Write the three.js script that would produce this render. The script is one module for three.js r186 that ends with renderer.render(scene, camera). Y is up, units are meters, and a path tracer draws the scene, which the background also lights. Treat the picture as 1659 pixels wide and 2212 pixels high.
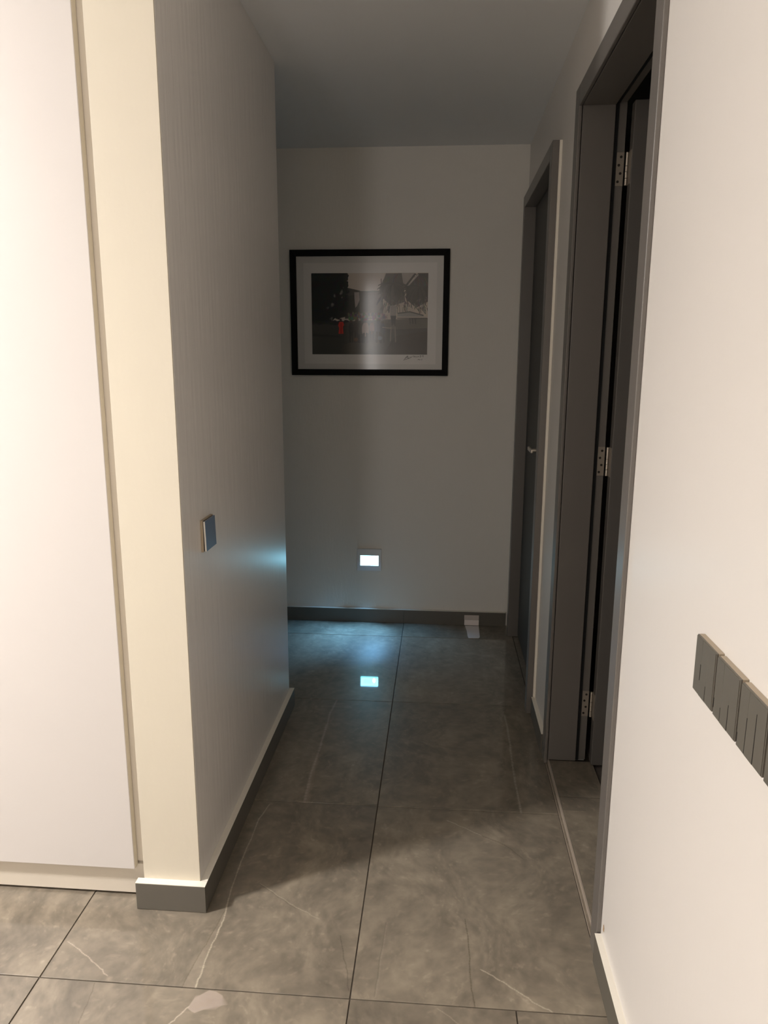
import * as THREE from 'three';
import { RoundedBoxGeometry } from 'three/addons/geometries/RoundedBoxGeometry.js';
import { RectAreaLightUniformsLib } from 'three/addons/lights/RectAreaLightUniformsLib.js';
import { mergeGeometries } from 'three/addons/utils/BufferGeometryUtils.js';

// ------------------------------------------------------------------ camera, exposure, lights
// the corridor runs along -z; plan coordinates use d = -z (metres in front of the camera)
const scene = new THREE.Scene();
scene.background = new THREE.Color(0x000000);
const F = 1576.5;
const camera = new THREE.PerspectiveCamera(2 * Math.atan(1106 / F) * 180 / Math.PI, 1659 / 2212, 0.02, 60);
camera.rotation.order = 'YXZ';
camera.position.set(0, 1.5, 0);
camera.rotation.set(-0.20368, 0.07595, 0.00416);

const renderer = new THREE.WebGLRenderer({ antialias: true });
renderer.toneMapping = THREE.LinearToneMapping;
renderer.toneMappingExposure = 1.64;
renderer.shadowMap.enabled = true;
RectAreaLightUniformsLib.init();

const LAMP = { x: -2.41, y: 2.40, d: 0.81, r: 0.115, I: 4.7, down: 13.2, color: new THREE.Color().setRGB(1.0, 0.96, 0.935) };
const COLUMN = { x: -1.02, d: -1.95, r: 0.12, y0: 0.5, y1: 2.48, I: 4.3, color: new THREE.Color().setRGB(1.0, 0.95, 0.92) };  // unseen column light, added to fill the corridor
const LED = { x: -0.3915, y: 0.373, d: 4.045, spot: 0.85, area: 7.5, color: new THREE.Color().setRGB(0.2, 0.55, 1.0) };

const hallLight = new THREE.PointLight(LAMP.color, LAMP.I, 0, 2);
hallLight.position.set(LAMP.x, LAMP.y, -LAMP.d);
hallLight.castShadow = true; hallLight.shadow.radius = LAMP.r / 0.02;
hallLight.shadow.mapSize.set(1024, 1024);
scene.add(hallLight);
// the globe is open below, so most of its light goes down
const hallDown = new THREE.SpotLight(LAMP.color, LAMP.down, 0, 1.42, 1, 2);
hallDown.position.copy(hallLight.position); hallDown.target.position.set(LAMP.x, 0, -LAMP.d);
hallDown.castShadow = true; hallDown.shadow.radius = LAMP.r / 0.02; hallDown.shadow.mapSize.set(1024, 1024);
scene.add(hallDown, hallDown.target);

// ------------------------------------------------------------------ helpers
function rng(seed) { let s = seed >>> 0; return () => { s = (s + 0x6D2B79F5) >>> 0; let t = s; t = Math.imul(t ^ (t >>> 15), t | 1); t ^= t + Math.imul(t ^ (t >>> 7), t | 61); return ((t ^ (t >>> 14)) >>> 0) / 4294967296; }; }
function hash2(x, y, s) { let h = Math.imul(x | 0, 374761393) ^ Math.imul(y | 0, 668265263) ^ Math.imul(s | 0, 1274126177); h = Math.imul(h ^ (h >>> 13), 1274126177); return ((h ^ (h >>> 16)) >>> 0) / 4294967296; }
function vnoise(x, y, s) {
  const xi = Math.floor(x), yi = Math.floor(y); let fx = x - xi, fy = y - yi;
  fx = fx * fx * (3 - 2 * fx); fy = fy * fy * (3 - 2 * fy);
  const a = hash2(xi, yi, s), b = hash2(xi + 1, yi, s), c = hash2(xi, yi + 1, s), d = hash2(xi + 1, yi + 1, s);
  return a + (b - a) * fx + (c - a) * fy + (a - b - c + d) * fx * fy;
}
function fbm(x, y, s, o) { let v = 0, a = 0.5, n = 0; for (let i = 0; i < o; i++) { v += a * vnoise(x, y, s + i * 17); n += a; a *= 0.5; x *= 2.03; y *= 2.03; } return v / n; }

const used = {};
function numbered(name) { const n = used[name] = (used[name] ?? -1) + 1; return n ? name + '_' + String(n).padStart(3, '0') : name; }
function shade(m) { m.castShadow = true; m.receiveShadow = true; return m; }
function mesh(name, geo, mat, parent) { const m = shade(new THREE.Mesh(geo, mat)); m.name = numbered(name); parent.add(m); return m; }
function structure(name) { const g = new THREE.Group(); g.name = numbered(name); g.userData = { kind: 'structure' }; scene.add(g); return g; }
function structMesh(name, geo, mat) { const m = mesh(name, geo, mat, scene); m.userData = { kind: 'structure' }; return m; }
function thing(name, label, category, group) { const g = new THREE.Group(); g.name = numbered(name); g.userData = { label, category }; if (group) g.userData.group = group; scene.add(g); return g; }

// uv in metres by the dominant direction of each face
function metreUV(geo) {
  const g = geo.index ? geo.toNonIndexed() : geo, p = g.attributes.position, n = g.attributes.normal, uv = new Float32Array(p.count * 2);
  for (let i = 0; i < p.count; i++) {
    const ax = Math.abs(n.getX(i)), ay = Math.abs(n.getY(i)), az = Math.abs(n.getZ(i)), x = p.getX(i), y = p.getY(i), z = p.getZ(i);
    if (ay >= ax && ay >= az) { uv[2 * i] = x; uv[2 * i + 1] = z; } else if (ax >= az) { uv[2 * i] = z; uv[2 * i + 1] = y; } else { uv[2 * i] = x; uv[2 * i + 1] = y; }
  }
  g.setAttribute('uv', new THREE.BufferAttribute(uv, 2)); return g;
}
// box in plan coordinates: x, y and distance d ranges
function box(x0, x1, y0, y1, d0, d1, r = 0) {
  const w = x1 - x0, h = y1 - y0, l = d1 - d0;
  const g = r > 0 ? new RoundedBoxGeometry(w, h, l, 2, Math.min(r, w / 2.01, h / 2.01, l / 2.01)) : new THREE.BoxGeometry(w, h, l);
  g.translate((x0 + x1) / 2, (y0 + y1) / 2, -(d0 + d1) / 2);
  return metreUV(g);
}
const join = (list) => mergeGeometries(list.map((g) => (g.index ? g.toNonIndexed() : g)));

function canvasTex(w, h, draw, srgb = true) {
  const c = document.createElement('canvas'); c.width = w; c.height = h; draw(c.getContext('2d'), w, h);
  const t = new THREE.CanvasTexture(c); t.colorSpace = srgb ? THREE.SRGBColorSpace : THREE.NoColorSpace;
  t.magFilter = THREE.LinearFilter; t.wrapS = t.wrapT = THREE.RepeatWrapping; return t;
}
function noiseTex(n, f) {   // grey data texture, f(u, v) in 0..1
  return canvasTex(n, n, (c) => {
    const im = c.createImageData(n, n);
    for (let j = 0; j < n; j++) for (let i = 0; i < n; i++) { const v = Math.max(0, Math.min(255, f(i / n, j / n) * 255)), k = 4 * (j * n + i); im.data[k] = im.data[k + 1] = im.data[k + 2] = v; im.data[k + 3] = 255; }
    c.putImageData(im, 0, 0);
  }, false);
}

// ------------------------------------------------------------------ materials
const lin = (r, g, b) => new THREE.Color().setRGB(r, g, b);
const plasterBump = noiseTex(768, (u, v) => 0.55 * fbm(u * 5, v * 9, 3, 3) + 0.3 * fbm(u * 120, v * 26, 9, 2) + 0.15 * fbm(u * 160, v * 160, 5, 2));
plasterBump.wrapS = plasterBump.wrapT = THREE.MirroredRepeatWrapping;
const brushBump = noiseTex(768, (u, v) => 0.35 * fbm(u * 4, v * 3, 13, 3) + 0.65 * fbm(u * 70, v * 7, 19, 3));
brushBump.wrapS = brushBump.wrapT = THREE.MirroredRepeatWrapping;
const M = {
  paint: new THREE.MeshPhysicalMaterial({ color: lin(0.80, 0.765, 0.70), roughness: 0.55, bumpMap: plasterBump, bumpScale: 0.0012 }),
  satinPaint: new THREE.MeshPhysicalMaterial({ color: lin(0.80, 0.755, 0.705), roughness: 0.5, clearcoat: 0.25, clearcoatRoughness: 0.3, bumpMap: plasterBump, bumpScale: 0.0006 }),
  glossPaint: new THREE.MeshPhysicalMaterial({ color: lin(0.80, 0.765, 0.715), roughness: 0.5, clearcoat: 0.55, clearcoatRoughness: 0.32, bumpMap: brushBump, bumpScale: 0.0019 }),
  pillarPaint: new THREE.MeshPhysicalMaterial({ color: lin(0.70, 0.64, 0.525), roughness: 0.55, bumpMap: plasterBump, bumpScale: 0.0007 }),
  ceiling: new THREE.MeshStandardMaterial({ color: lin(0.88, 0.87, 0.85), roughness: 0.9 }),
  ledge: new THREE.MeshStandardMaterial({ color: lin(0.84, 0.79, 0.69), roughness: 0.5, bumpMap: plasterBump, bumpScale: 0.002 }),
  laminate: new THREE.MeshPhysicalMaterial({ color: lin(0.67, 0.63, 0.60), roughness: 0.42 }),
  laminateEdge: new THREE.MeshStandardMaterial({ color: lin(0.62, 0.55, 0.42), roughness: 0.5 }),
  filler: new THREE.MeshStandardMaterial({ color: lin(0.70, 0.63, 0.53), roughness: 0.5 }),
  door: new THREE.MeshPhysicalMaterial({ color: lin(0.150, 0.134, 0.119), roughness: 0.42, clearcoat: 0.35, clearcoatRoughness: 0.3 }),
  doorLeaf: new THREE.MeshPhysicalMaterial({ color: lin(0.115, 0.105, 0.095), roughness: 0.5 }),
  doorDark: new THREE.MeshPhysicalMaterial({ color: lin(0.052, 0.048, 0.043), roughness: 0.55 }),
  seal: new THREE.MeshStandardMaterial({ color: lin(0.006, 0.006, 0.006), roughness: 0.9 }),
  steel: new THREE.MeshStandardMaterial({ color: lin(0.62, 0.56, 0.48), roughness: 0.38, metalness: 0.75 }),
  steelPlate: new THREE.MeshStandardMaterial({ color: lin(0.29, 0.25, 0.205), roughness: 0.5, metalness: 0.25 }),
  hole: new THREE.MeshStandardMaterial({ color: lin(0.02, 0.016, 0.012), roughness: 0.8 }),
  grout: new THREE.MeshStandardMaterial({ color: lin(0.075, 0.06, 0.045), roughness: 0.9 }),
  thresholdEdge: new THREE.MeshStandardMaterial({ color: lin(0.42, 0.35, 0.28), roughness: 0.5 }),
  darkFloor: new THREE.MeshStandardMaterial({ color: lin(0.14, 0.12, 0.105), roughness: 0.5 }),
  black: new THREE.MeshPhysicalMaterial({ color: lin(0.006, 0.0055, 0.005), roughness: 0.75, specularIntensity: 0.4 }),
  mat: new THREE.MeshStandardMaterial({ color: lin(0.66, 0.64, 0.61), roughness: 0.9 }),
  paper: new THREE.MeshStandardMaterial({ color: lin(0.76, 0.73, 0.70), roughness: 0.9 }),
  glass: new THREE.MeshPhysicalMaterial({ color: 0xffffff, roughness: 0.11, transmission: 1, thickness: 0, ior: 1.5, specularIntensity: 0.6 }),
  switchDark: new THREE.MeshPhysicalMaterial({ color: lin(0.135, 0.122, 0.10), roughness: 0.4 }),
  switchBlueSheen: new THREE.MeshPhysicalMaterial({ color: lin(0.085, 0.15, 0.26), roughness: 0.3, clearcoat: 0.6, clearcoatRoughness: 0.2 }),  // grey plastic; the bluish light it reflects is put into the colour
  switchBase: new THREE.MeshStandardMaterial({ color: lin(0.42, 0.345, 0.25), roughness: 0.5 }),
  slot: new THREE.MeshStandardMaterial({ color: lin(0.012, 0.01, 0.008), roughness: 0.9 }),
  plastic: new THREE.MeshPhysicalMaterial({ color: lin(0.74, 0.74, 0.74), roughness: 0.4 }),
  pale: new THREE.MeshStandardMaterial({ color: lin(0.9, 0.82, 0.78), roughness: 0.6 }),  // bright tone of the light patch at the back skirting
  patchUpperTone: new THREE.MeshStandardMaterial({ color: lin(0.62, 0.55, 0.5), roughness: 0.6 }),  // dimmer upper band of that light patch
  rust: new THREE.MeshStandardMaterial({ color: lin(0.42, 0.26, 0.12), roughness: 0.9 }),
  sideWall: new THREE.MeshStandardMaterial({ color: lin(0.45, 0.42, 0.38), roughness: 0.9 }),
};

// stone print of the floor tiles, laid out over the plan x -1.55..0.65, d 1.10..4.10
const STONE = { x0: -1.55, d0: 1.10, w: 2.2, h: 3.0 };
const VEINS = [   // [kind, width in mm, strength, x, d, x, d, ...] in plan metres, as they lie on the tiles
  ['pale', 3.0, 0.85, -0.561, 2.229, -0.578, 2.146, -0.581, 1.929, -0.574, 1.774, -0.565, 1.693, -0.567, 1.648, -0.571, 1.574, -0.568, 1.515, -0.569, 1.471],
  ['dark', 2.0, 0.45, -0.571, 1.727, -0.581, 1.647, -0.593, 1.567, -0.602, 1.468],
  ['pale', 7.0, 0.42, -0.44, 3.034, -0.453, 2.908, -0.451, 2.726, -0.449, 2.634, -0.453, 2.432, -0.444, 2.252],
  ['pale', 14.0, 0.25, -0.449, 2.56, -0.45, 2.432, -0.438, 2.252],
  ['pale', 6.0, 0.55, 0.303, 2.951, 0.305, 2.809, 0.3, 2.593, 0.299, 2.376, 0.3, 2.249],
  ['pale', 2.6, 0.75, 0.048, 2.188, 0.086, 2.164, 0.159, 2.117],
  ['dark', 3.0, 0.35, 0.159, 2.117, 0.23, 2.076, 0.281, 2.014],
  ['pale', 2.6, 0.85, 0.128, 1.583, 0.169, 1.556, 0.217, 1.522, 0.262, 1.488, 0.291, 1.473],
  ['dark', 2.6, 0.55, 0.095, 1.751, 0.101, 1.661, 0.101, 1.572, 0.106, 1.504, 0.109, 1.472],
  ['dark', 1.8, 0.5, -0.239, 1.665, -0.22, 1.589, -0.205, 1.547, -0.195, 1.493],
  ['pale', 2.2, 0.8, -0.952, 1.586, -0.891, 1.55, -0.839, 1.517, -0.798, 1.488],
  ['pale', 1.6, 0.6, -0.5, 1.842, -0.437, 1.796, -0.376, 1.756, -0.304, 1.718],
  ['dark', 1.6, 0.4, -0.5, 1.838, -0.437, 1.792, -0.376, 1.75],
  ['pale', 2.4, 0.9, -0.567, 1.418, -0.583, 1.391, -0.597, 1.369, -0.615, 1.345, -0.63, 1.32],
  ['dark', 2.0, 0.35, -0.82, 1.465, -0.814, 1.429, -0.809, 1.379, -0.804, 1.352],
  ['dark', 2.0, 0.3, -0.12, 1.72, -0.128, 1.60, -0.132, 1.48],
  ['pale', 3.0, 0.15, -0.118, 1.72, -0.124, 1.60, -0.128, 1.48],
  ['pale', 2.0, 0.4, 0.02, 1.46, 0.06, 1.43, 0.10, 1.39],
  ['pale', 4.0, 0.35, -0.70, 3.95, -0.55, 3.90, -0.42, 3.93, -0.30, 3.88],
];
const stoneMap = canvasTex(1504, 2048, (c, W, H) => {
  const im = c.createImageData(W, H), R = rng(5);
  for (let j = 0; j < H; j++) for (let i = 0; i < W; i++) {
    const x = STONE.x0 + (i / W) * STONE.w, d = STONE.d0 + (1 - j / H) * STONE.h;
    const cx = Math.floor((x + 0.189) / 0.775), cd = Math.floor((d - 1.47) / 0.789), t = hash2(cx, cd, 77), s = cx * 31 + cd * 57;
    const warp = fbm(x * 4, d * 4, 40 + s, 3) - 0.5;
    let v = 0.30 * (fbm(x * 5 + warp * 2, d * 2.4 + warp, 60 + s, 5) - 0.5) + 0.46 * (fbm(x * 22 + warp * 5, d * 17 + warp * 4, 90 + s, 5) - 0.5) + 0.24 * (fbm(x * 24, d * 1.6, 120 + s, 3) - 0.5) + 0.42 * (fbm(x * 55 + warp * 8, d * 48, 180 + s, 4) - 0.5);
    const cloud = Math.max(0, fbm(x * 7 + warp * 3, d * 6, 150 + s, 4) - 0.56) * 1.1;
    const fleck = Math.max(0, fbm(x * 60 + warp * 14, d * 60, 210, 3) - 0.66) * 1.2;
    v = 1 + v * 0.54 + cloud * 0.45 + fleck * 0.5 + (t - 0.5) * 0.07;
    const k = 4 * (j * W + i);
    im.data[k] = Math.min(255, 127 * v); im.data[k + 1] = Math.min(255, 117 * v); im.data[k + 2] = Math.min(255, 102 * v); im.data[k + 3] = 255;
  }
  c.putImageData(im, 0, 0);
  const X = (x) => (x - STONE.x0) / STONE.w * W, Y = (d) => (1 - (d - STONE.d0) / STONE.h) * H, mm = W / STONE.w / 1000;
  // broad pale band beside the long vein and the pale island in the nearest tile
  const blob = (pts, col) => { c.fillStyle = col; c.beginPath(); for (let i = 0; i < pts.length; i += 2) c[i ? 'lineTo' : 'moveTo'](X(pts[i]), Y(pts[i + 1])); c.closePath(); c.fill(); };
  blob([-0.571, 1.735, -0.566, 1.66, -0.571, 1.57, -0.569, 1.471, -0.602, 1.471, -0.593, 1.567, -0.581, 1.647], 'rgba(176,162,145,0.22)');
  for (let q = 0; q < 5; q++) blob([-0.533, 1.467, -0.55, 1.452, -0.561, 1.441 + q * 0.002, -0.569, 1.413, -0.556, 1.405, -0.548, 1.402, -0.53, 1.412, -0.502, 1.413 + q * 0.003, -0.49 + q * 0.004, 1.43, -0.497, 1.455, -0.515, 1.464], 'rgba(205,192,178,0.11)');
  c.lineCap = 'round'; c.lineJoin = 'round';
  for (const [kind, width, a, ...p] of VEINS) for (let pass = 0; pass < 3; pass++) {
    c.strokeStyle = kind === 'pale' ? `rgba(214,200,180,${a * 0.2})` : `rgba(62,52,42,${a * 0.24})`;
    for (let i = 0; i + 3 < p.length; i += 2) {
      const n = 10;
      for (let k = 0; k < n; k++) {
        const at = (u) => [X(p[i] + (p[i + 2] - p[i]) * u) + (fbm(u * 4 + i, pass * 0.2, 300 + i, 3) - 0.5) * 9 * mm * Math.sin(Math.PI * u), Y(p[i + 1] + (p[i + 3] - p[i + 1]) * u) + (fbm(u * 4 + i, 7, 330 + i, 3) - 0.5) * 7 * mm * Math.sin(Math.PI * u)];
        c.lineWidth = Math.max(0.8, width * mm * (1.5 - pass * 0.45) * (0.65 + 0.7 * R()));
        c.beginPath(); c.moveTo(...at(k / n)); c.lineTo(...at((k + 1) / n)); c.stroke();
      }
    }
  }
});
stoneMap.wrapS = stoneMap.wrapT = THREE.MirroredRepeatWrapping;
M.stone = new THREE.MeshPhysicalMaterial({ map: stoneMap, roughness: 0.42, clearcoat: 0.85, clearcoatRoughness: 0.035 });
M.skirting = new THREE.MeshPhysicalMaterial({ color: lin(0.125, 0.113, 0.092), roughness: 0.4 });
function planUV(geo) {
  const p = geo.attributes.position, uv = geo.attributes.uv;
  for (let i = 0; i < p.count; i++) uv.setXY(i, (p.getX(i) - STONE.x0) / STONE.w, (-p.getZ(i) - STONE.d0) / STONE.h);
  return geo;
}

// ------------------------------------------------------------------ plan
const XL = -0.639, XP = -0.80, XR = 0.432, DP = 1.735, DE = 2.947, DB = 4.061, H = 2.585;
const XW = -5.2, DF = -2.2, XRB = 0.576;           // hall end, wall behind the camera, room side of the right wall
const SK = 0.083, ST = 0.019;                      // skirting height and thickness

// ------------------------------------------------------------------ floor of separate tiles in a grout bed
const floor = structure('floor');
mesh('grout_bed', box(XW - 0.15, 3.2, -0.12, -0.0025, DF - 0.15, 4.3), M.grout, floor);
{
  const G = 0.0016, xs = [0.426], ds = [-2.45, -1.674, -0.886, -0.099, 0.686, 1.470, 2.249, 3.038, 3.834, 4.30];
  for (let x = -0.189; x > XW - 0.8; x -= 0.775) xs.unshift(x);
  const R = rng(21);
  for (let j = 0; j + 1 < ds.length; j++) for (let i = 0; i + 1 < xs.length; i++) {
    const x0 = xs[i], x1 = xs[i + 1], d0 = ds[j], d1 = ds[j + 1];
    if (d0 > 1.9 && x1 < -2.6) continue;
    if (d0 > 1.4 && d1 < 2.9 && x1 < -0.97 && d0 > 1.8) continue;
    const cut = j === 4 && x1 > 0.4 ? [x0, 0.206, x1] : [x0, x1];
    for (let k = 0; k + 1 < cut.length; k++) {
      const lift = (R() - 0.5) * 0.0006;
      const g = new RoundedBoxGeometry(cut[k + 1] - cut[k] - 2 * G, 0.010, d1 - d0 - 2 * G, 1, 0.0009);
      g.translate((cut[k] + cut[k + 1]) / 2, -0.005 + lift, -(d0 + d1) / 2);
      mesh('floor_tile', planUV(g.index ? g.toNonIndexed() : g), M.stone, floor);
    }
  }
  // raised threshold of the open doorway: two tiles with a pale raw edge
  for (const [a, b] of [[1.697, 2.3365], [2.3415, 2.577]]) mesh('threshold_tile', planUV(box(0.4405, 0.60, -0.0025, 0.0125, a, b, 0.0008)), M.stone, floor);
  mesh('threshold_edge', box(0.4345, 0.4400, -0.0025, 0.0125, 1.697, 2.6, 0.001), M.thresholdEdge, floor);
  mesh('border_strip', planUV(box(0.4284, 0.4342, -0.0025, 0.0, 1.64, 2.97)), M.stone, floor);
  mesh('threshold_tile', planUV(box(0.4284, 0.4925, -0.0025, 0.0, 3.034, 3.884)), M.stone, floor);
  mesh('pale_grout', box(0.4262, 0.4282, -0.0025, -0.0004, 1.69, 2.6), M.thresholdEdge, floor);
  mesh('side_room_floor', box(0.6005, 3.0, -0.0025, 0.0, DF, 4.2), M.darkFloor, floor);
}

// ------------------------------------------------------------------ walls and ceiling
structMesh('ceiling', box(XW - 0.15, 3.2, H, H + 0.12, DF - 0.15, 4.3), M.ceiling);
{
  // the two faces of the left wall: the narrow end towards the hall is painted a warmer cream
  const wl = structure('wall_left');
  mesh('wall_body', box(XP, XL, 0, H, DP + 0.004, DE, 0.002), M.glossPaint, wl);
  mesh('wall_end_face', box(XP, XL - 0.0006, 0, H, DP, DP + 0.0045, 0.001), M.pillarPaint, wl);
}
structMesh('wall_closet', box(XW, XP - 0.001, 0, H, 2.45, DE), M.paint);
structMesh('wall_back', box(-2.6, XRB, 0, H, DB, DB + 0.15), M.paint);
structMesh('wall_corridor', box(-2.75, -2.6, 0, H, DE, DB + 0.15), M.paint);
structMesh('wall_hall', box(XW - 0.15, XW, 0, H, DF, 2.45), M.paint);
structMesh('wall_front', box(XW - 0.15, 3.15, 0, H, DF - 0.15, DF), M.paint);
{
  // right wall with the two doorways cut through it (drawn in d, y and extruded along x)
  const s = new THREE.Shape([[DF, 0], [1.662, 0], [1.662, 2.332], [2.608, 2.332], [2.608, 0], [3.0, 0], [3.0, 2.275], [3.92, 2.275], [3.92, 0], [DB, 0], [DB, H], [DF, H]].map(([a, b]) => new THREE.Vector2(a, b)));
  const g = new THREE.ExtrudeGeometry(s, { depth: XRB - XR, bevelEnabled: false });
  g.rotateY(Math.PI / 2);            // shape x -> -z, extrusion -> +x
  g.translate(XR, 0, 0);
  const wr = structMesh('wall_right', metreUV(g), M.satinPaint);
  const st = new THREE.CircleGeometry(0.008, 11); { const p = st.attributes.position, R = rng(4); for (let i = 1; i < p.count; i++) { const k = 0.55 + 0.7 * R(); p.setXY(i, p.getX(i) * k * 0.7, p.getY(i) * k * 1.5); } }
  st.rotateY(-Math.PI / 2); st.translate(XR - 0.0006, 0.118, -1.612);
  mesh('rust_stain', st, M.rust, wr);
}
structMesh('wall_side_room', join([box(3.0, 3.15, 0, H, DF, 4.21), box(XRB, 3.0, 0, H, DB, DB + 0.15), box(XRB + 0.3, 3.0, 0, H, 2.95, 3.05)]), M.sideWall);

// skirtings: dark tile with a cream painted top ledge
function skirting(parent, x0, x1, d0, d1, capless) {
  mesh('skirting_tile', box(x0, x1, 0.0006, SK - 0.0015, d0, d1, 0.0008), M.skirting, parent);
  mesh('painted_ledge', box(x0, x1, SK - 0.0015, SK, d0, d1), M.ledge, parent);
}
const bl = structure('baseboard_left');
skirting(bl, -0.817, XL + ST, DP - 0.0215, DP);
skirting(bl, XL, XL + ST, DP + 0.0005, DE + 0.0195);
skirting(bl, -1.4, XL - 0.0005, DE, DE + ST);
const bb = structure('baseboard_back');
skirting(bb, -2.2, -0.19, DB - 0.018, DB); skirting(bb, -0.1898, 0.398, DB - 0.018, DB);
const br = structure('baseboard_right');
skirting(br, XR - 0.0165, XR, DF, 1.02); skirting(br, XR - 0.0165, XR, 1.0225, 1.632);
skirting(br, XR - 0.0165, XR, 2.646, 2.966);

// ------------------------------------------------------------------ door 1: open doorway with its leaf swung into the side room
{
  const D = structure('door_1'), y = 2.30;
  const casing = (geo, n = 'casing') => mesh(n, geo, M.door, D);
  casing(box(0.4205, XR, 0.0005, 2.362, 1.636, 1.697, 0.003));             // near upright
  casing(box(0.4205, XR, 0.0005, 2.362, 2.573, 2.639, 0.003));             // far upright
  casing(box(0.4205, XR, y - 0.002, 2.3615, 1.6975, 2.5725, 0.003));       // head
  casing(box(XR, XRB, 0.0125, y + 0.03, 1.664, 1.699, 0.002), 'jamb');
  casing(box(XR + 0.002, 0.5385, 0.0125, y + 0.03, 2.578, 2.606, 0.003), 'jamb');
  casing(box(0.5385, XRB, 0.0125, y + 0.03, 2.592, 2.606, 0.001), 'rebate');
  casing(box(XR + 0.002, 0.5385, y, y + 0.03, 1.699, 2.578, 0.003), 'head_jamb');
  casing(box(0.5385, XRB, y + 0.013, y + 0.03, 1.699, 2.592, 0.001), 'head_rebate');
  mesh('seal_strip', join([box(0.5387, 0.5500, 0.013, y + 0.012, 2.5865, 2.5918), box(0.5387, 0.5500, y + 0.0062, y + 0.0128, 1.70, 2.586)]), M.seal, D);
  const leaf = mesh('door_leaf', box(0.5905, 1.42, 0.014, 2.306, 2.550, 2.590, 0.003), M.doorLeaf, D);
  for (const hy of [0.244, 1.160, 2.112]) {
    const h = new THREE.Group(); h.name = numbered('hinge'); D.add(h);
    mesh('frame_plate', box(0.5515, 0.5762, hy - 0.051, hy + 0.051, 2.5895, 2.5922, 0.0008), M.steelPlate, h);
    mesh('leaf_plate', box(0.5888, 0.5906, hy - 0.051, hy + 0.051, 2.5535, 2.5860, 0.0006), M.steelPlate, h);
    let yy = hy - 0.051;
    for (const seg of [0.022, 0.0195, 0.018, 0.0415]) {
      const g = new THREE.CylinderGeometry(0.0042, 0.0042, seg - 0.0016, 14); g.translate(0.5842, yy + seg / 2, -2.5865);
      mesh('knuckle', g, M.steel, h); yy += seg;
    }
    for (const [sx, sy] of [[0.5590, -0.038], [0.5660, -0.013], [0.5600, 0.012], [0.5660, 0.037]]) {
      const g = new THREE.CylinderGeometry(0.0042, 0.0042, 0.0010, 14); g.rotateX(Math.PI / 2); g.translate(sx, hy + sy, -2.5893);
      mesh('screw_hole', g, M.hole, h);
    }
  }
}
// ------------------------------------------------------------------ door 2: closed, in a frame that stands proud of the wall
{
  const D = structure('door_2');
  const f = (g, n = 'casing', m = M.door) => mesh(n, g, m, D);
  f(box(0.3965, 0.52, 0.0005, 2.308, 2.974, 3.032, 0.003));
  f(box(0.3965, 0.52, 0.0005, 2.308, 3.886, 3.945, 0.003));
  f(box(0.3965, 0.52, 2.250, 2.3075, 3.0325, 3.8855, 0.003));
  f(box(0.4225, 0.4319, SK, 2.306, 2.9665, 2.9738), 'painted_edge', M.ledge);
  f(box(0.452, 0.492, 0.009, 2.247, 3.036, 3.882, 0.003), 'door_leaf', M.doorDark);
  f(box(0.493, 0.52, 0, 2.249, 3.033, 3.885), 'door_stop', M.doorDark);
  const hd = new THREE.Group(); hd.name = 'lever_handle'; D.add(hd);
  const rose = new THREE.CylinderGeometry(0.025, 0.025, 0.008, 24); rose.rotateZ(Math.PI / 2); rose.translate(0.4475, 1.135, -3.10); mesh('rose', rose, M.steel, hd);
  const neck = new THREE.CylinderGeometry(0.0075, 0.0075, 0.06, 14); neck.rotateZ(Math.PI / 2); neck.translate(0.418, 1.135, -3.10); mesh('neck', neck, M.steel, hd);
  mesh('lever', box(0.382, 0.394, 1.122, 1.140, 3.095, 3.215, 0.005), M.steel, hd);
}

// ------------------------------------------------------------------ built-in cupboard left of the wall end
{
  const C = thing('built_in_cupboard', 'tall flat white built-in cupboard with plain doors and a recessed kickboard beside the wall end', 'cupboard');
  mesh('carcass', box(XW + 0.002, -0.8025, 0.10, H - 0.002, 1.775, 2.44), M.filler, C);
  mesh('filler_strip', box(-0.832, -0.8025, 0.112, H - 0.002, 1.768, 1.775), M.filler, C);
  mesh('kickboard', box(XW + 0.002, -0.804, 0.008, 0.103, 1.766, 1.786, 0.001), M.filler, C);
  for (let i = 0; i < 8; i++) {
    const x1 = -0.8305 - i * 0.545, x0 = Math.max(XW + 0.004, x1 - 0.542);
    const dr = mesh('cupboard_door', box(x0, x1, 0.101, H - 0.01, 1.7445, 1.767, 0.0015), M.laminate, C);
    mesh('edge_band', box(x1 - 0.0002, x1 + 0.0006, 0.102, H - 0.011, 1.7462, 1.7665), M.laminateEdge, dr);
  }
}

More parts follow.
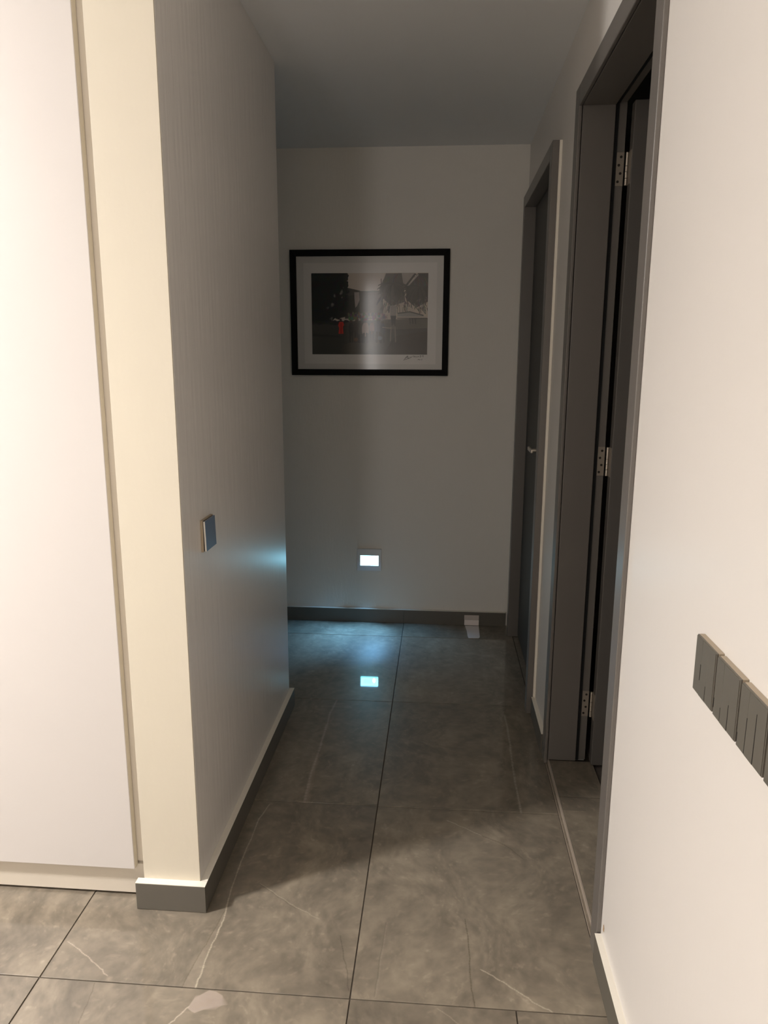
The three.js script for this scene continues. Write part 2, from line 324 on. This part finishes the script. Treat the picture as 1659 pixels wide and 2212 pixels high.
// ------------------------------------------------------------------ framed photograph on the back wall
{
  const P = thing('framed_picture', 'black framed street photograph in a white mount hung on the back wall', 'picture');
  const x0 = -0.8185, x1 = 0.0355, y0 = 1.4235, y1 = 2.0795, b = 0.0325, f0 = 4.036, f1 = DB - 0.0005;
  const bar = (a, bb2, c, d) => { // mitred bar as an extruded trapezoid
    const s = new THREE.Shape([a, bb2, c, d].map((q) => new THREE.Vector2(...q)));
    const g = new THREE.ExtrudeGeometry(s, { depth: f1 - f0 - 0.003, bevelEnabled: true, bevelThickness: 0.0015, bevelSize: 0.001, bevelOffset: -0.001, bevelSegments: 1 });
    g.translate(0, 0, -f1 + 0.0015); mesh('frame_bar', g, M.black, P);
  };
  bar([x0, y0], [x1, y0], [x1 - b, y0 + b], [x0 + b, y0 + b]); bar([x0, y1], [x0 + b, y1 - b], [x1 - b, y1 - b], [x1, y1]);
  bar([x0, y0], [x0 + b, y0 + b], [x0 + b, y1 - b], [x0, y1]); bar([x1, y0], [x1, y1], [x1 - b, y1 - b], [x1 - b, y0 + b]);
  mesh('mount_board', box(x0 + b - 0.004, x1 - b + 0.004, y0 + b - 0.004, y1 - b + 0.004, 4.052, 4.0545), M.mat, P);
  mesh('paper_sheet', box(-0.7475, -0.0315, 1.4850, 2.0130, 4.0506, 4.0518), M.paper, P);
  const print = canvasTex(1024, 694, drawPrint); print.wrapS = print.wrapT = THREE.ClampToEdgeWrapping;
  const g = new THREE.PlaneGeometry(0.6275, 0.4245); g.translate(-0.3915, 1.7483, -4.0502);
  mesh('printed_photo', g, new THREE.MeshStandardMaterial({ map: print, roughness: 0.8 }), P);
  // the signature under the print, pen strokes of real thickness
  const pen = new THREE.MeshStandardMaterial({ color: lin(0.03, 0.03, 0.03), roughness: 0.8 });
  const strokes = [[0, 0, 6, 7, 10, 12, 14, 13, 9, 8, 4, 6], [4, 2, 10, 4, 20, 7, 28, 12], [10, 8, 14, 12, 13, 6, 17, 8], [18, 9, 22, 10], [30, 14, 33, 9, 35, 13], [36, 12, 38, 9, 41, 12], [42, 9, 46, 12, 48, 9], [50, 13, 55, 13], [53, 14, 52, 8], [57, 12, 61, 14, 60, 9], [44, 2, 47, 3.5, 50, 2, 53, 3], [56, 1, 57, 5]];
  const tubes = strokes.map((p) => { const v = []; for (let i = 0; i < p.length; i += 2) v.push(new THREE.Vector3(-0.205 + p[i] * 0.00175, 1.5045 + p[i + 1] * 0.0019, -4.0503)); return new THREE.TubeGeometry(new THREE.CatmullRomCurve3(v), 10, 0.0011, 4); });
  mesh('signature', join(tubes), pen, P);
  mesh('glass_pane', box(x0 + b - 0.003, x1 - b + 0.003, y0 + b - 0.003, y1 - b + 0.003, 4.0445, 4.0455), M.glass, P);
}
function drawPrint(c, W, Hh) {   // the printed street scene: trees left, hall centre, palms right, a crowd in the square
  const R = rng(11), u = (x) => (x - 65) / 1505 * W, v = (y) => (y - 55) / 1050 * Hh;
  const poly = (col, ...p) => { c.fillStyle = col; c.beginPath(); for (let i = 0; i < p.length; i += 2) c[i ? 'lineTo' : 'moveTo'](u(p[i]), v(p[i + 1])); c.closePath(); c.fill(); };
  const ell = (col, x, y, a, b, r = 0) => { c.fillStyle = col; c.beginPath(); c.ellipse(u(x), v(y), a / 1505 * W, b / 1050 * Hh, r, 0, 7); c.fill(); };
  const line = (col, w, ...p) => { c.strokeStyle = col; c.lineWidth = w / 1505 * W; c.lineCap = 'round'; c.beginPath(); for (let i = 0; i < p.length; i += 2) c[i ? 'lineTo' : 'moveTo'](u(p[i]), v(p[i + 1])); c.stroke(); };
  c.fillStyle = 'rgb(196,182,168)'; c.fillRect(0, 0, W, Hh);
  poly('rgb(205,193,182)', 520, 55, 1010, 55, 980, 280, 700, 285, 520, 230);
  poly('rgb(168,158,150)', 1180, 55, 1400, 55, 1300, 240, 1200, 200);
  // buildings
  poly('rgb(66,66,60)', 500, 235, 700, 280, 700, 620, 500, 640);
  poly('rgb(104,98,90)', 690, 285, 990, 278, 1000, 640, 690, 640);
  poly('rgb(124,114,104)', 800, 300, 960, 295, 960, 560, 800, 560);
  poly('rgb(176,164,160)', 622, 298, 684, 298, 690, 400, 660, 470, 625, 510);
  // square and lawn
  poly('rgb(70,68,61)', 65, 690, 1570, 630, 1570, 1105, 65, 1105);
  poly('rgb(96,89,80)', 900, 650, 1570, 640, 1570, 770, 1000, 775);
  poly('rgb(82,76,67)', 500, 960, 1000, 930, 1250, 790, 700, 1105, 420, 1105);
  poly('rgb(58,54,50)', 65, 830, 430, 860, 420, 880, 65, 870); poly('rgb(66,62,58)', 1000, 780, 1570, 760, 1570, 850, 1100, 830);
  poly('rgb(60,52,46)', 1150, 860, 1570, 800, 1570, 1105, 1000, 1105);
  // left trees
  poly('rgb(26,27,24)', 65, 55, 480, 55, 500, 200, 420, 330, 400, 600, 300, 700, 65, 700);
  poly('rgb(46,48,42)', 380, 400, 620, 330, 640, 580, 400, 640);
  for (let i = 0; i < 420; i++) { const a = R(), b = R(); ell(`rgb(${18 + 24 * R()},${20 + 24 * R()},${18 + 18 * R()})`, 65 + 470 * Math.pow(a, 0.9), 55 + 600 * b * (1 - 0.25 * a), 14 + 20 * R(), 8 + 14 * R(), R() * 3); }
  for (const [x, y, a, b] of [[455, 300, 26, 52], [365, 340, 20, 28], [335, 460, 34, 32], [275, 490, 7, 36], [480, 345, 22, 18], [320, 640, 12, 46], [480, 120, 10, 8]]) for (let k = 0; k < 4; k++) ell('rgba(132,128,122,0.55)', x + 24 * (R() - 0.5), y + 30 * (R() - 0.5), a * 0.5, b * 0.55, R());
  // palms on the right
  poly('rgb(84,76,70)', 1030, 60, 1230, 60, 1260, 240, 1280, 420, 1100, 480, 1000, 380, 960, 250);
  poly('rgb(60,54,48)', 1300, 250, 1440, 60, 1570, 60, 1570, 420, 1420, 500, 1300, 400);
  for (let i = 0; i < 170; i++) { const x = 960 + 610 * R(), y = 70 + 430 * R(); if (x > 1200 && x < 1380 && y < 200) continue; const an = 1.1 + 1.2 * (R() - 0.5), l = 60 + 70 * R(); line(`rgb(${46 + 50 * R()},${42 + 44 * R()},${38 + 40 * R()})`, 5 + 6 * R(), x, y, x + (x < 1250 ? -1 : 1) * l * 0.55 * Math.cos(an), y + l * Math.sin(an)); }
  for (let i = 0; i < 26; i++) { const x = 985 + 560 * R(), y = 400 + 120 * R(); line('rgba(170,162,158,0.6)', 7, x, y, x + 26 * (R() - 0.3), y - 50 * R()); }
  line('rgb(52,47,43)', 24, 1290, 215, 1400, 75); line('rgb(172,164,156)', 13, 1310, 225, 1440, 80);
  // ragged edge of the left tree and drooping fronds of the two palms
  for (let i = 0; i < 150; i++) { const t = R(), x = t < 0.5 ? 470 + 50 * R() : 500 - 110 * (t - 0.5) * 2 + 40 * (R() - 0.5), y = t < 0.5 ? 60 + 300 * t : 210 + 420 * (t - 0.5) * 2; ell(`rgb(${26 + 26 * R()},${27 + 26 * R()},${24 + 22 * R()})`, x + 18 * R(), y + 20 * R(), 8 + 14 * R(), 5 + 9 * R(), R() * 3); }
  for (const [px, py, n, len, tone] of [[1115, 190, 64, 190, 66], [1450, 230, 60, 190, 50]]) for (let i = 0; i < n; i++) {
    const an = -0.5 + 4.1 * (i / n) + 0.2 * R(), l = len * (0.6 + 0.5 * R()), k = tone + 34 * R() - 12, dx = Math.cos(an) * l, dy = Math.sin(an) * l * 0.75 + 60;
    c.strokeStyle = `rgb(${k},${k * 0.92},${k * 0.84})`; c.lineWidth = 7; c.beginPath(); c.moveTo(u(px), v(py)); c.quadraticCurveTo(u(px + dx * 0.6), v(py + dy * 0.3 - 30), u(px + dx), v(py + dy)); c.stroke();
  }
  // low roofs and awnings behind the crowd
  poly('rgb(150,140,132)', 610, 590, 760, 560, 1020, 575, 1040, 620, 610, 625); line('rgb(176,166,156)', 10, 610, 622, 1030, 618);
  poly('rgb(150,146,140)', 1180, 560, 1340, 545, 1520, 590, 1520, 610, 1180, 610); line('rgb(70,64,60)', 14, 1190, 570, 1340, 550, 1510, 595); line('rgb(182,172,160)', 12, 1170, 618, 1550, 618);
  line('rgb(58,52,50)', 9, 1180, 632, 1560, 632);
  for (const x of [1340, 1375, 1410]) line('rgb(58,52,50)', 16, x, 640, x + 5, 700);
  for (let i = 0; i < 60; i++) { const x = 65 + 480 * R(), y = 670 + 40 * R(); ell(`rgb(${30 + 24 * R()},${31 + 24 * R()},${28 + 20 * R()})`, x, y, 18 + 16 * R(), 8 + 8 * R()); }
  // crowd
  for (let i = 0; i < 90; i++) { const x = 530 + 500 * R(), y = 570 + 90 * R(); ell(`rgb(${60 + 80 * R()},${54 + 70 * R()},${50 + 66 * R()})`, x, y, 7 + 9 * R(), 12 + 16 * R()); }
  const body = (col, x, y0, y1, w) => { ell(col, x, (y0 * 2 + y1) / 3, w, (y1 - y0) * 0.36); ell('rgb(70,56,48)', x, y0 - 14, w * 0.5, 17); line('rgb(44,38,36)', w * 0.55, x - w * 0.4, y0 + (y1 - y0) * 0.55, x - w * 0.5, y1); line('rgb(48,42,40)', w * 0.55, x + w * 0.4, y0 + (y1 - y0) * 0.55, x + w * 0.5, y1); };
  body('rgb(44,40,40)', 580, 690, 940, 34); body('rgb(58,50,46)', 650, 680, 930, 40); body('rgb(78,70,58)', 705, 720, 950, 36); body('rgb(176,152,138)', 765, 690, 950, 46); body('rgb(148,104,84)', 850, 690, 900, 32); body('rgb(66,68,82)', 935, 670, 940, 52); body('rgb(50,50,62)', 990, 700, 945, 34);
  ell('rgb(104,74,56)', 640, 910, 30, 24); ell('rgb(82,90,104)', 955, 890, 30, 26);
  poly('rgb(206,52,40)', 425, 680, 475, 678, 488, 720, 470, 745, 480, 835, 412, 835, 422, 760, 408, 725); ell('rgb(60,44,40)', 443, 655, 14, 20); poly('rgb(168,34,28)', 440, 700, 455, 700, 458, 830, 436, 830);
  // figure on stilts in a striped shirt
  ell('rgb(92,76,64)', 1125, 440, 14, 20); poly('rgb(176,168,160)', 1090, 470, 1165, 470, 1178, 520, 1165, 600, 1088, 600, 1076, 520); for (const x of [1100, 1118, 1136, 1154]) line('rgb(104,96,92)', 6, x, 475, x, 598);
  poly('rgb(52,46,46)', 1090, 600, 1165, 600, 1152, 740, 1132, 700, 1108, 740); line('rgb(140,128,112)', 10, 1100, 745, 1092, 930); line('rgb(140,128,112)', 10, 1150, 745, 1160, 940);
  line('rgb(150,138,120)', 10, 990, 750, 1090, 760); line('rgb(120,112,100)', 7, 1045, 590, 1050, 690);
}

// ------------------------------------------------------------------ step light low on the back wall
{
  const S = thing('step_light', 'small glowing white rectangular night light set low in the back wall', 'light');
  const x0 = -0.4625, x1 = -0.3225, y0 = 0.312, y1 = 0.442, a0 = -0.4435, a1 = -0.3395, b0 = 0.344, b1 = 0.4025, f = DB - 0.012;
  const s = new THREE.Shape([[x0, y0], [x1, y0], [x1, y1], [x0, y1]].map((q) => new THREE.Vector2(...q)));
  s.holes.push(new THREE.Path([[a0, b0], [a0, b1], [a1, b1], [a1, b0]].map((q) => new THREE.Vector2(...q))));
  const g = new THREE.ExtrudeGeometry(s, { depth: 0.0095, bevelEnabled: true, bevelThickness: 0.001, bevelSize: 0.001, bevelOffset: -0.001, bevelSegments: 1 });
  g.translate(0, 0, -DB + 0.0015); mesh('cover_plate', g, M.plastic, S);
  const glow = (k) => new THREE.MeshStandardMaterial({ color: 0x000000, emissive: lin(0.20, 0.86, 1.0), emissiveIntensity: k });
  mesh('diffuser', box(a0 + 0.0175, a1 - 0.012, b0 + 0.020, b1 - 0.012, DB - 0.0035, DB - 0.0030), glow(6), S);
  // sloping sides of the recessed window
  const q = (p) => { const bg = new THREE.BufferGeometry(); bg.setAttribute('position', new THREE.Float32BufferAttribute([...p[0], ...p[1], ...p[2], ...p[0], ...p[2], ...p[3]], 3)); bg.setAttribute('uv', new THREE.Float32BufferAttribute(new Float32Array(12), 2)); bg.computeVertexNormals(); return bg; };
  const zf = -f + 0.0008 - 0.0015, zb = -DB + 0.0030, c = [[a0, b0, zf], [a1, b0, zf], [a1, b1, zf], [a0, b1, zf]], e = [[a0 + 0.0175, b0 + 0.020, zb], [a1 - 0.012, b0 + 0.020, zb], [a1 - 0.012, b1 - 0.012, zb], [a0 + 0.0175, b1 - 0.012, zb]];
  mesh('reflector', join([0, 1, 2, 3].map((i) => q([c[i], c[(i + 1) % 4], e[(i + 1) % 4], e[i]]))), glow(8.5), S);
  mesh('light_emitting_diode', (() => { const l = new THREE.SphereGeometry(0.008, 16, 10); l.scale(1, 1.5, 0.3); l.translate(a1 - 0.025, b0 + 0.026, -DB + 0.0055); return l; })(), new THREE.MeshStandardMaterial({ color: 0x000000, emissive: lin(0.75, 0.95, 1.0), emissiveIntensity: 40 }), S);
  const area = new THREE.RectAreaLight(LED.color, LED.area, a1 - a0, b1 - b0);
  area.position.set(LED.x, LED.y, -f + 0.003); area.lookAt(LED.x, LED.y - 0.3, -f + 0.8); S.add(area);
  // the diode throws its beam forward and down on to the floor, to both sides; the cones just graze the wall
  for (const [ax, ay, az, k] of [[-0.62, -0.63, 0.46, 1.2], [-0.15, -0.875, 0.46, 1.1], [0.45, -0.76, 0.46, 0.35]]) {
    const spot = new THREE.SpotLight(LED.color, LED.spot * k, 0, 0.62, 0.85, 2);
    spot.position.set(a1 - 0.025, b0 + 0.026, -f + 0.020); spot.target.position.set(a1 - 0.025 + ax, b0 + 0.026 + ay, -f + 0.020 + az);
    spot.castShadow = true; spot.shadow.radius = 0.35; S.add(spot, spot.target);
  }
}

// ------------------------------------------------------------------ switches
{
  const S = thing('light_switch', 'single small square light switch with bluish reflected light coloured into its front on the shaded left wall', 'switch');
  mesh('base_frame', box(XL, XL + 0.0075, 0.9905, 1.0785, 1.8725, 1.9625, 0.001), M.switchBase, S);
  mesh('inner_frame', box(XL + 0.0075, XL + 0.0095, 0.9935, 1.0755, 1.8765, 1.9590), M.slot, S);
  const r = box(-0.0022, 0.0022, -0.0415, 0.0415, -0.0435, 0.0435, 0.0008);
  const rk = mesh('rocker', r, M.switchBlueSheen, S); rk.position.set(XL + 0.0128, 1.0345, -1.9165); rk.rotation.z = 0.022;
  const e = mesh('rocker_edge', box(-0.0026, 0.0018, -0.0412, 0.0412, 0.0432, 0.0442), M.paint, S); e.position.copy(rk.position); e.rotation.z = 0.022; e.position.z += 0.0876;
}
{
  // row of four on the right wall, each a dark plate of three rockers with the seams showing in part; the last runs out of the frame
  const w = 0.0838, h = 0.0945, n = 3, m = 0.0016, rw = (w - 2 * m) / n;
  const baseG = box(XR - 0.0085, XR, 0, h, 0, w, 0.001), plateG = box(XR - 0.0115, XR - 0.0085, 0.0004, h - 0.0004, 0.0003, w - 0.0003, 0.0007);
  const rockG = [0, 1, 2].map((i) => box(-0.0008, 0.0008, -h / 2 + m, h / 2 - m, m + i * rw + 0.00012, m + (i + 1) * rw - 0.00012, 0.0003));
  const rows = [   // far edge first: d of the near edge, label, seams as [share of the width from the far edge, from, to] down the height
    [1.0630, 'farthest of the row of grey three-rocker wall switches on the bright right wall', [[0.33, 0.44, 0.72], [0.64, 0.71, 0.96]]],
    [0.9735, 'second of the row of grey three-rocker wall switches, counted from the doorway', [[0.03, 0.70, 0.86], [0.34, 0.74, 0.96], [0.66, 0.56, 0.97]]],
    [0.8840, 'third of the row of grey three-rocker wall switches, counted from the doorway', [[0.03, 0.78, 0.92], [0.34, 0.42, 0.97], [0.66, 0.22, 0.97]]],
    [0.7945, 'nearest of the row of grey wall switches, cut off by the edge of the photo', [[0.34, 0.40, 0.97], [0.66, 0.30, 0.97]]],
  ];
  rows.forEach(([d, label, seams], i) => {
    const T = thing('light_switch', label, 'switch', 'row of grey switches on the right wall');
    mesh('base_frame', baseG, M.switchBase, T); mesh('face_plate', plateG, M.switchDark, T);
    rockG.forEach((g, k) => { const r = mesh('rocker', g, M.switchDark, T); r.position.set(XR - 0.0119, h / 2, 0); r.rotation.z = [0.003, -0.004, 0.003][k]; });
    for (const [u, a, b] of seams) mesh('seam', box(XR - 0.01305, XR - 0.0118, h * (1 - b), h * (1 - a), w * (1 - u) - 0.0007, w * (1 - u) + 0.0007), M.slot, T);
    T.position.set(0, 0.9785 - i * 0.0006, -d);
  });
}

// ------------------------------------------------------------------ patch of light at the back wall foot, built from thin pale sheets
{
  const P = thing('light_patch', 'small patch of light on the floor and dark back skirting, built as thin pale sheets', 'patch_of_light');
  mesh('skirting_patch', box(0.162, 0.2455, 0.0035, 0.036, 4.036, 4.0385, 0.0008), M.pale, P);
  mesh('upper_patch', box(0.161, 0.2455, 0.036, 0.064, 4.0385, 4.041, 0.0008), M.patchUpperTone, P);
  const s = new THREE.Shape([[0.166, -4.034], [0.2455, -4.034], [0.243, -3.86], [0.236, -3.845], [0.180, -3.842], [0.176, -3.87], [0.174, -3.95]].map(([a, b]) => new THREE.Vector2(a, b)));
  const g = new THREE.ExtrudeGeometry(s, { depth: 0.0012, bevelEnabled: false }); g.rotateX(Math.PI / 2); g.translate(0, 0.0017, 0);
  mesh('floor_patch', g, M.pale, P);
}

// ------------------------------------------------------------------ the hall lamp (outside the photograph, left behind the camera)
{
  const L = thing('pendant_lamp', 'round frosted pendant lamp hanging from the hall ceiling', 'lamp');
  const globe = new THREE.SphereGeometry(LAMP.r, 32, 20); globe.translate(LAMP.x, LAMP.y, -LAMP.d);
  const gm = mesh('globe', globe, new THREE.MeshStandardMaterial({ color: 0xffffff, emissive: LAMP.color, emissiveIntensity: 6, roughness: 0.6 }), L);
  gm.castShadow = false;
  const rod = new THREE.CylinderGeometry(0.008, 0.008, H - LAMP.y - LAMP.r, 12); rod.translate(LAMP.x, (H + LAMP.y + LAMP.r) / 2, -LAMP.d); mesh('rod', rod, M.steel, L);
  const cup = new THREE.CylinderGeometry(0.05, 0.055, 0.03, 24); cup.translate(LAMP.x, H - 0.015, -LAMP.d); mesh('ceiling_cup', cup, M.steel, L);
}

{
  const L = thing('added_fill_column', 'tall glowing column added unseen behind the camera to fill the corridor with light', 'lamp');
  const at = (g) => { g.translate(COLUMN.x, 0, -COLUMN.d); return g; };
  const sh = new THREE.CylinderGeometry(COLUMN.r, COLUMN.r, COLUMN.y1 - COLUMN.y0, 32); sh.translate(0, (COLUMN.y0 + COLUMN.y1) / 2, 0);
  mesh('glow_column', at(sh), new THREE.MeshStandardMaterial({ color: 0xffffff, emissive: COLUMN.color, emissiveIntensity: 0.8, roughness: 0.9 }), L).castShadow = false;
  const base = new THREE.CylinderGeometry(0.14, 0.15, 0.03, 32); base.translate(0, 0.0155, 0); mesh('base', at(base), M.steel, L);
  const pole = new THREE.CylinderGeometry(0.012, 0.012, COLUMN.y0 - 0.03, 12); pole.translate(0, 0.03 + (COLUMN.y0 - 0.03) / 2, 0); mesh('pole', at(pole), M.steel, L);
  // added corridor fill: area light just in front of the glowing column
  const al = new THREE.RectAreaLight(COLUMN.color, COLUMN.I, 2 * COLUMN.r, COLUMN.y1 - COLUMN.y0);
  al.position.set(COLUMN.x, (COLUMN.y0 + COLUMN.y1) / 2, -COLUMN.d - COLUMN.r - 0.01); al.lookAt(COLUMN.x + 0.05, (COLUMN.y0 + COLUMN.y1) / 2, -COLUMN.d - 4); L.add(al);
}

renderer.render(scene, camera);
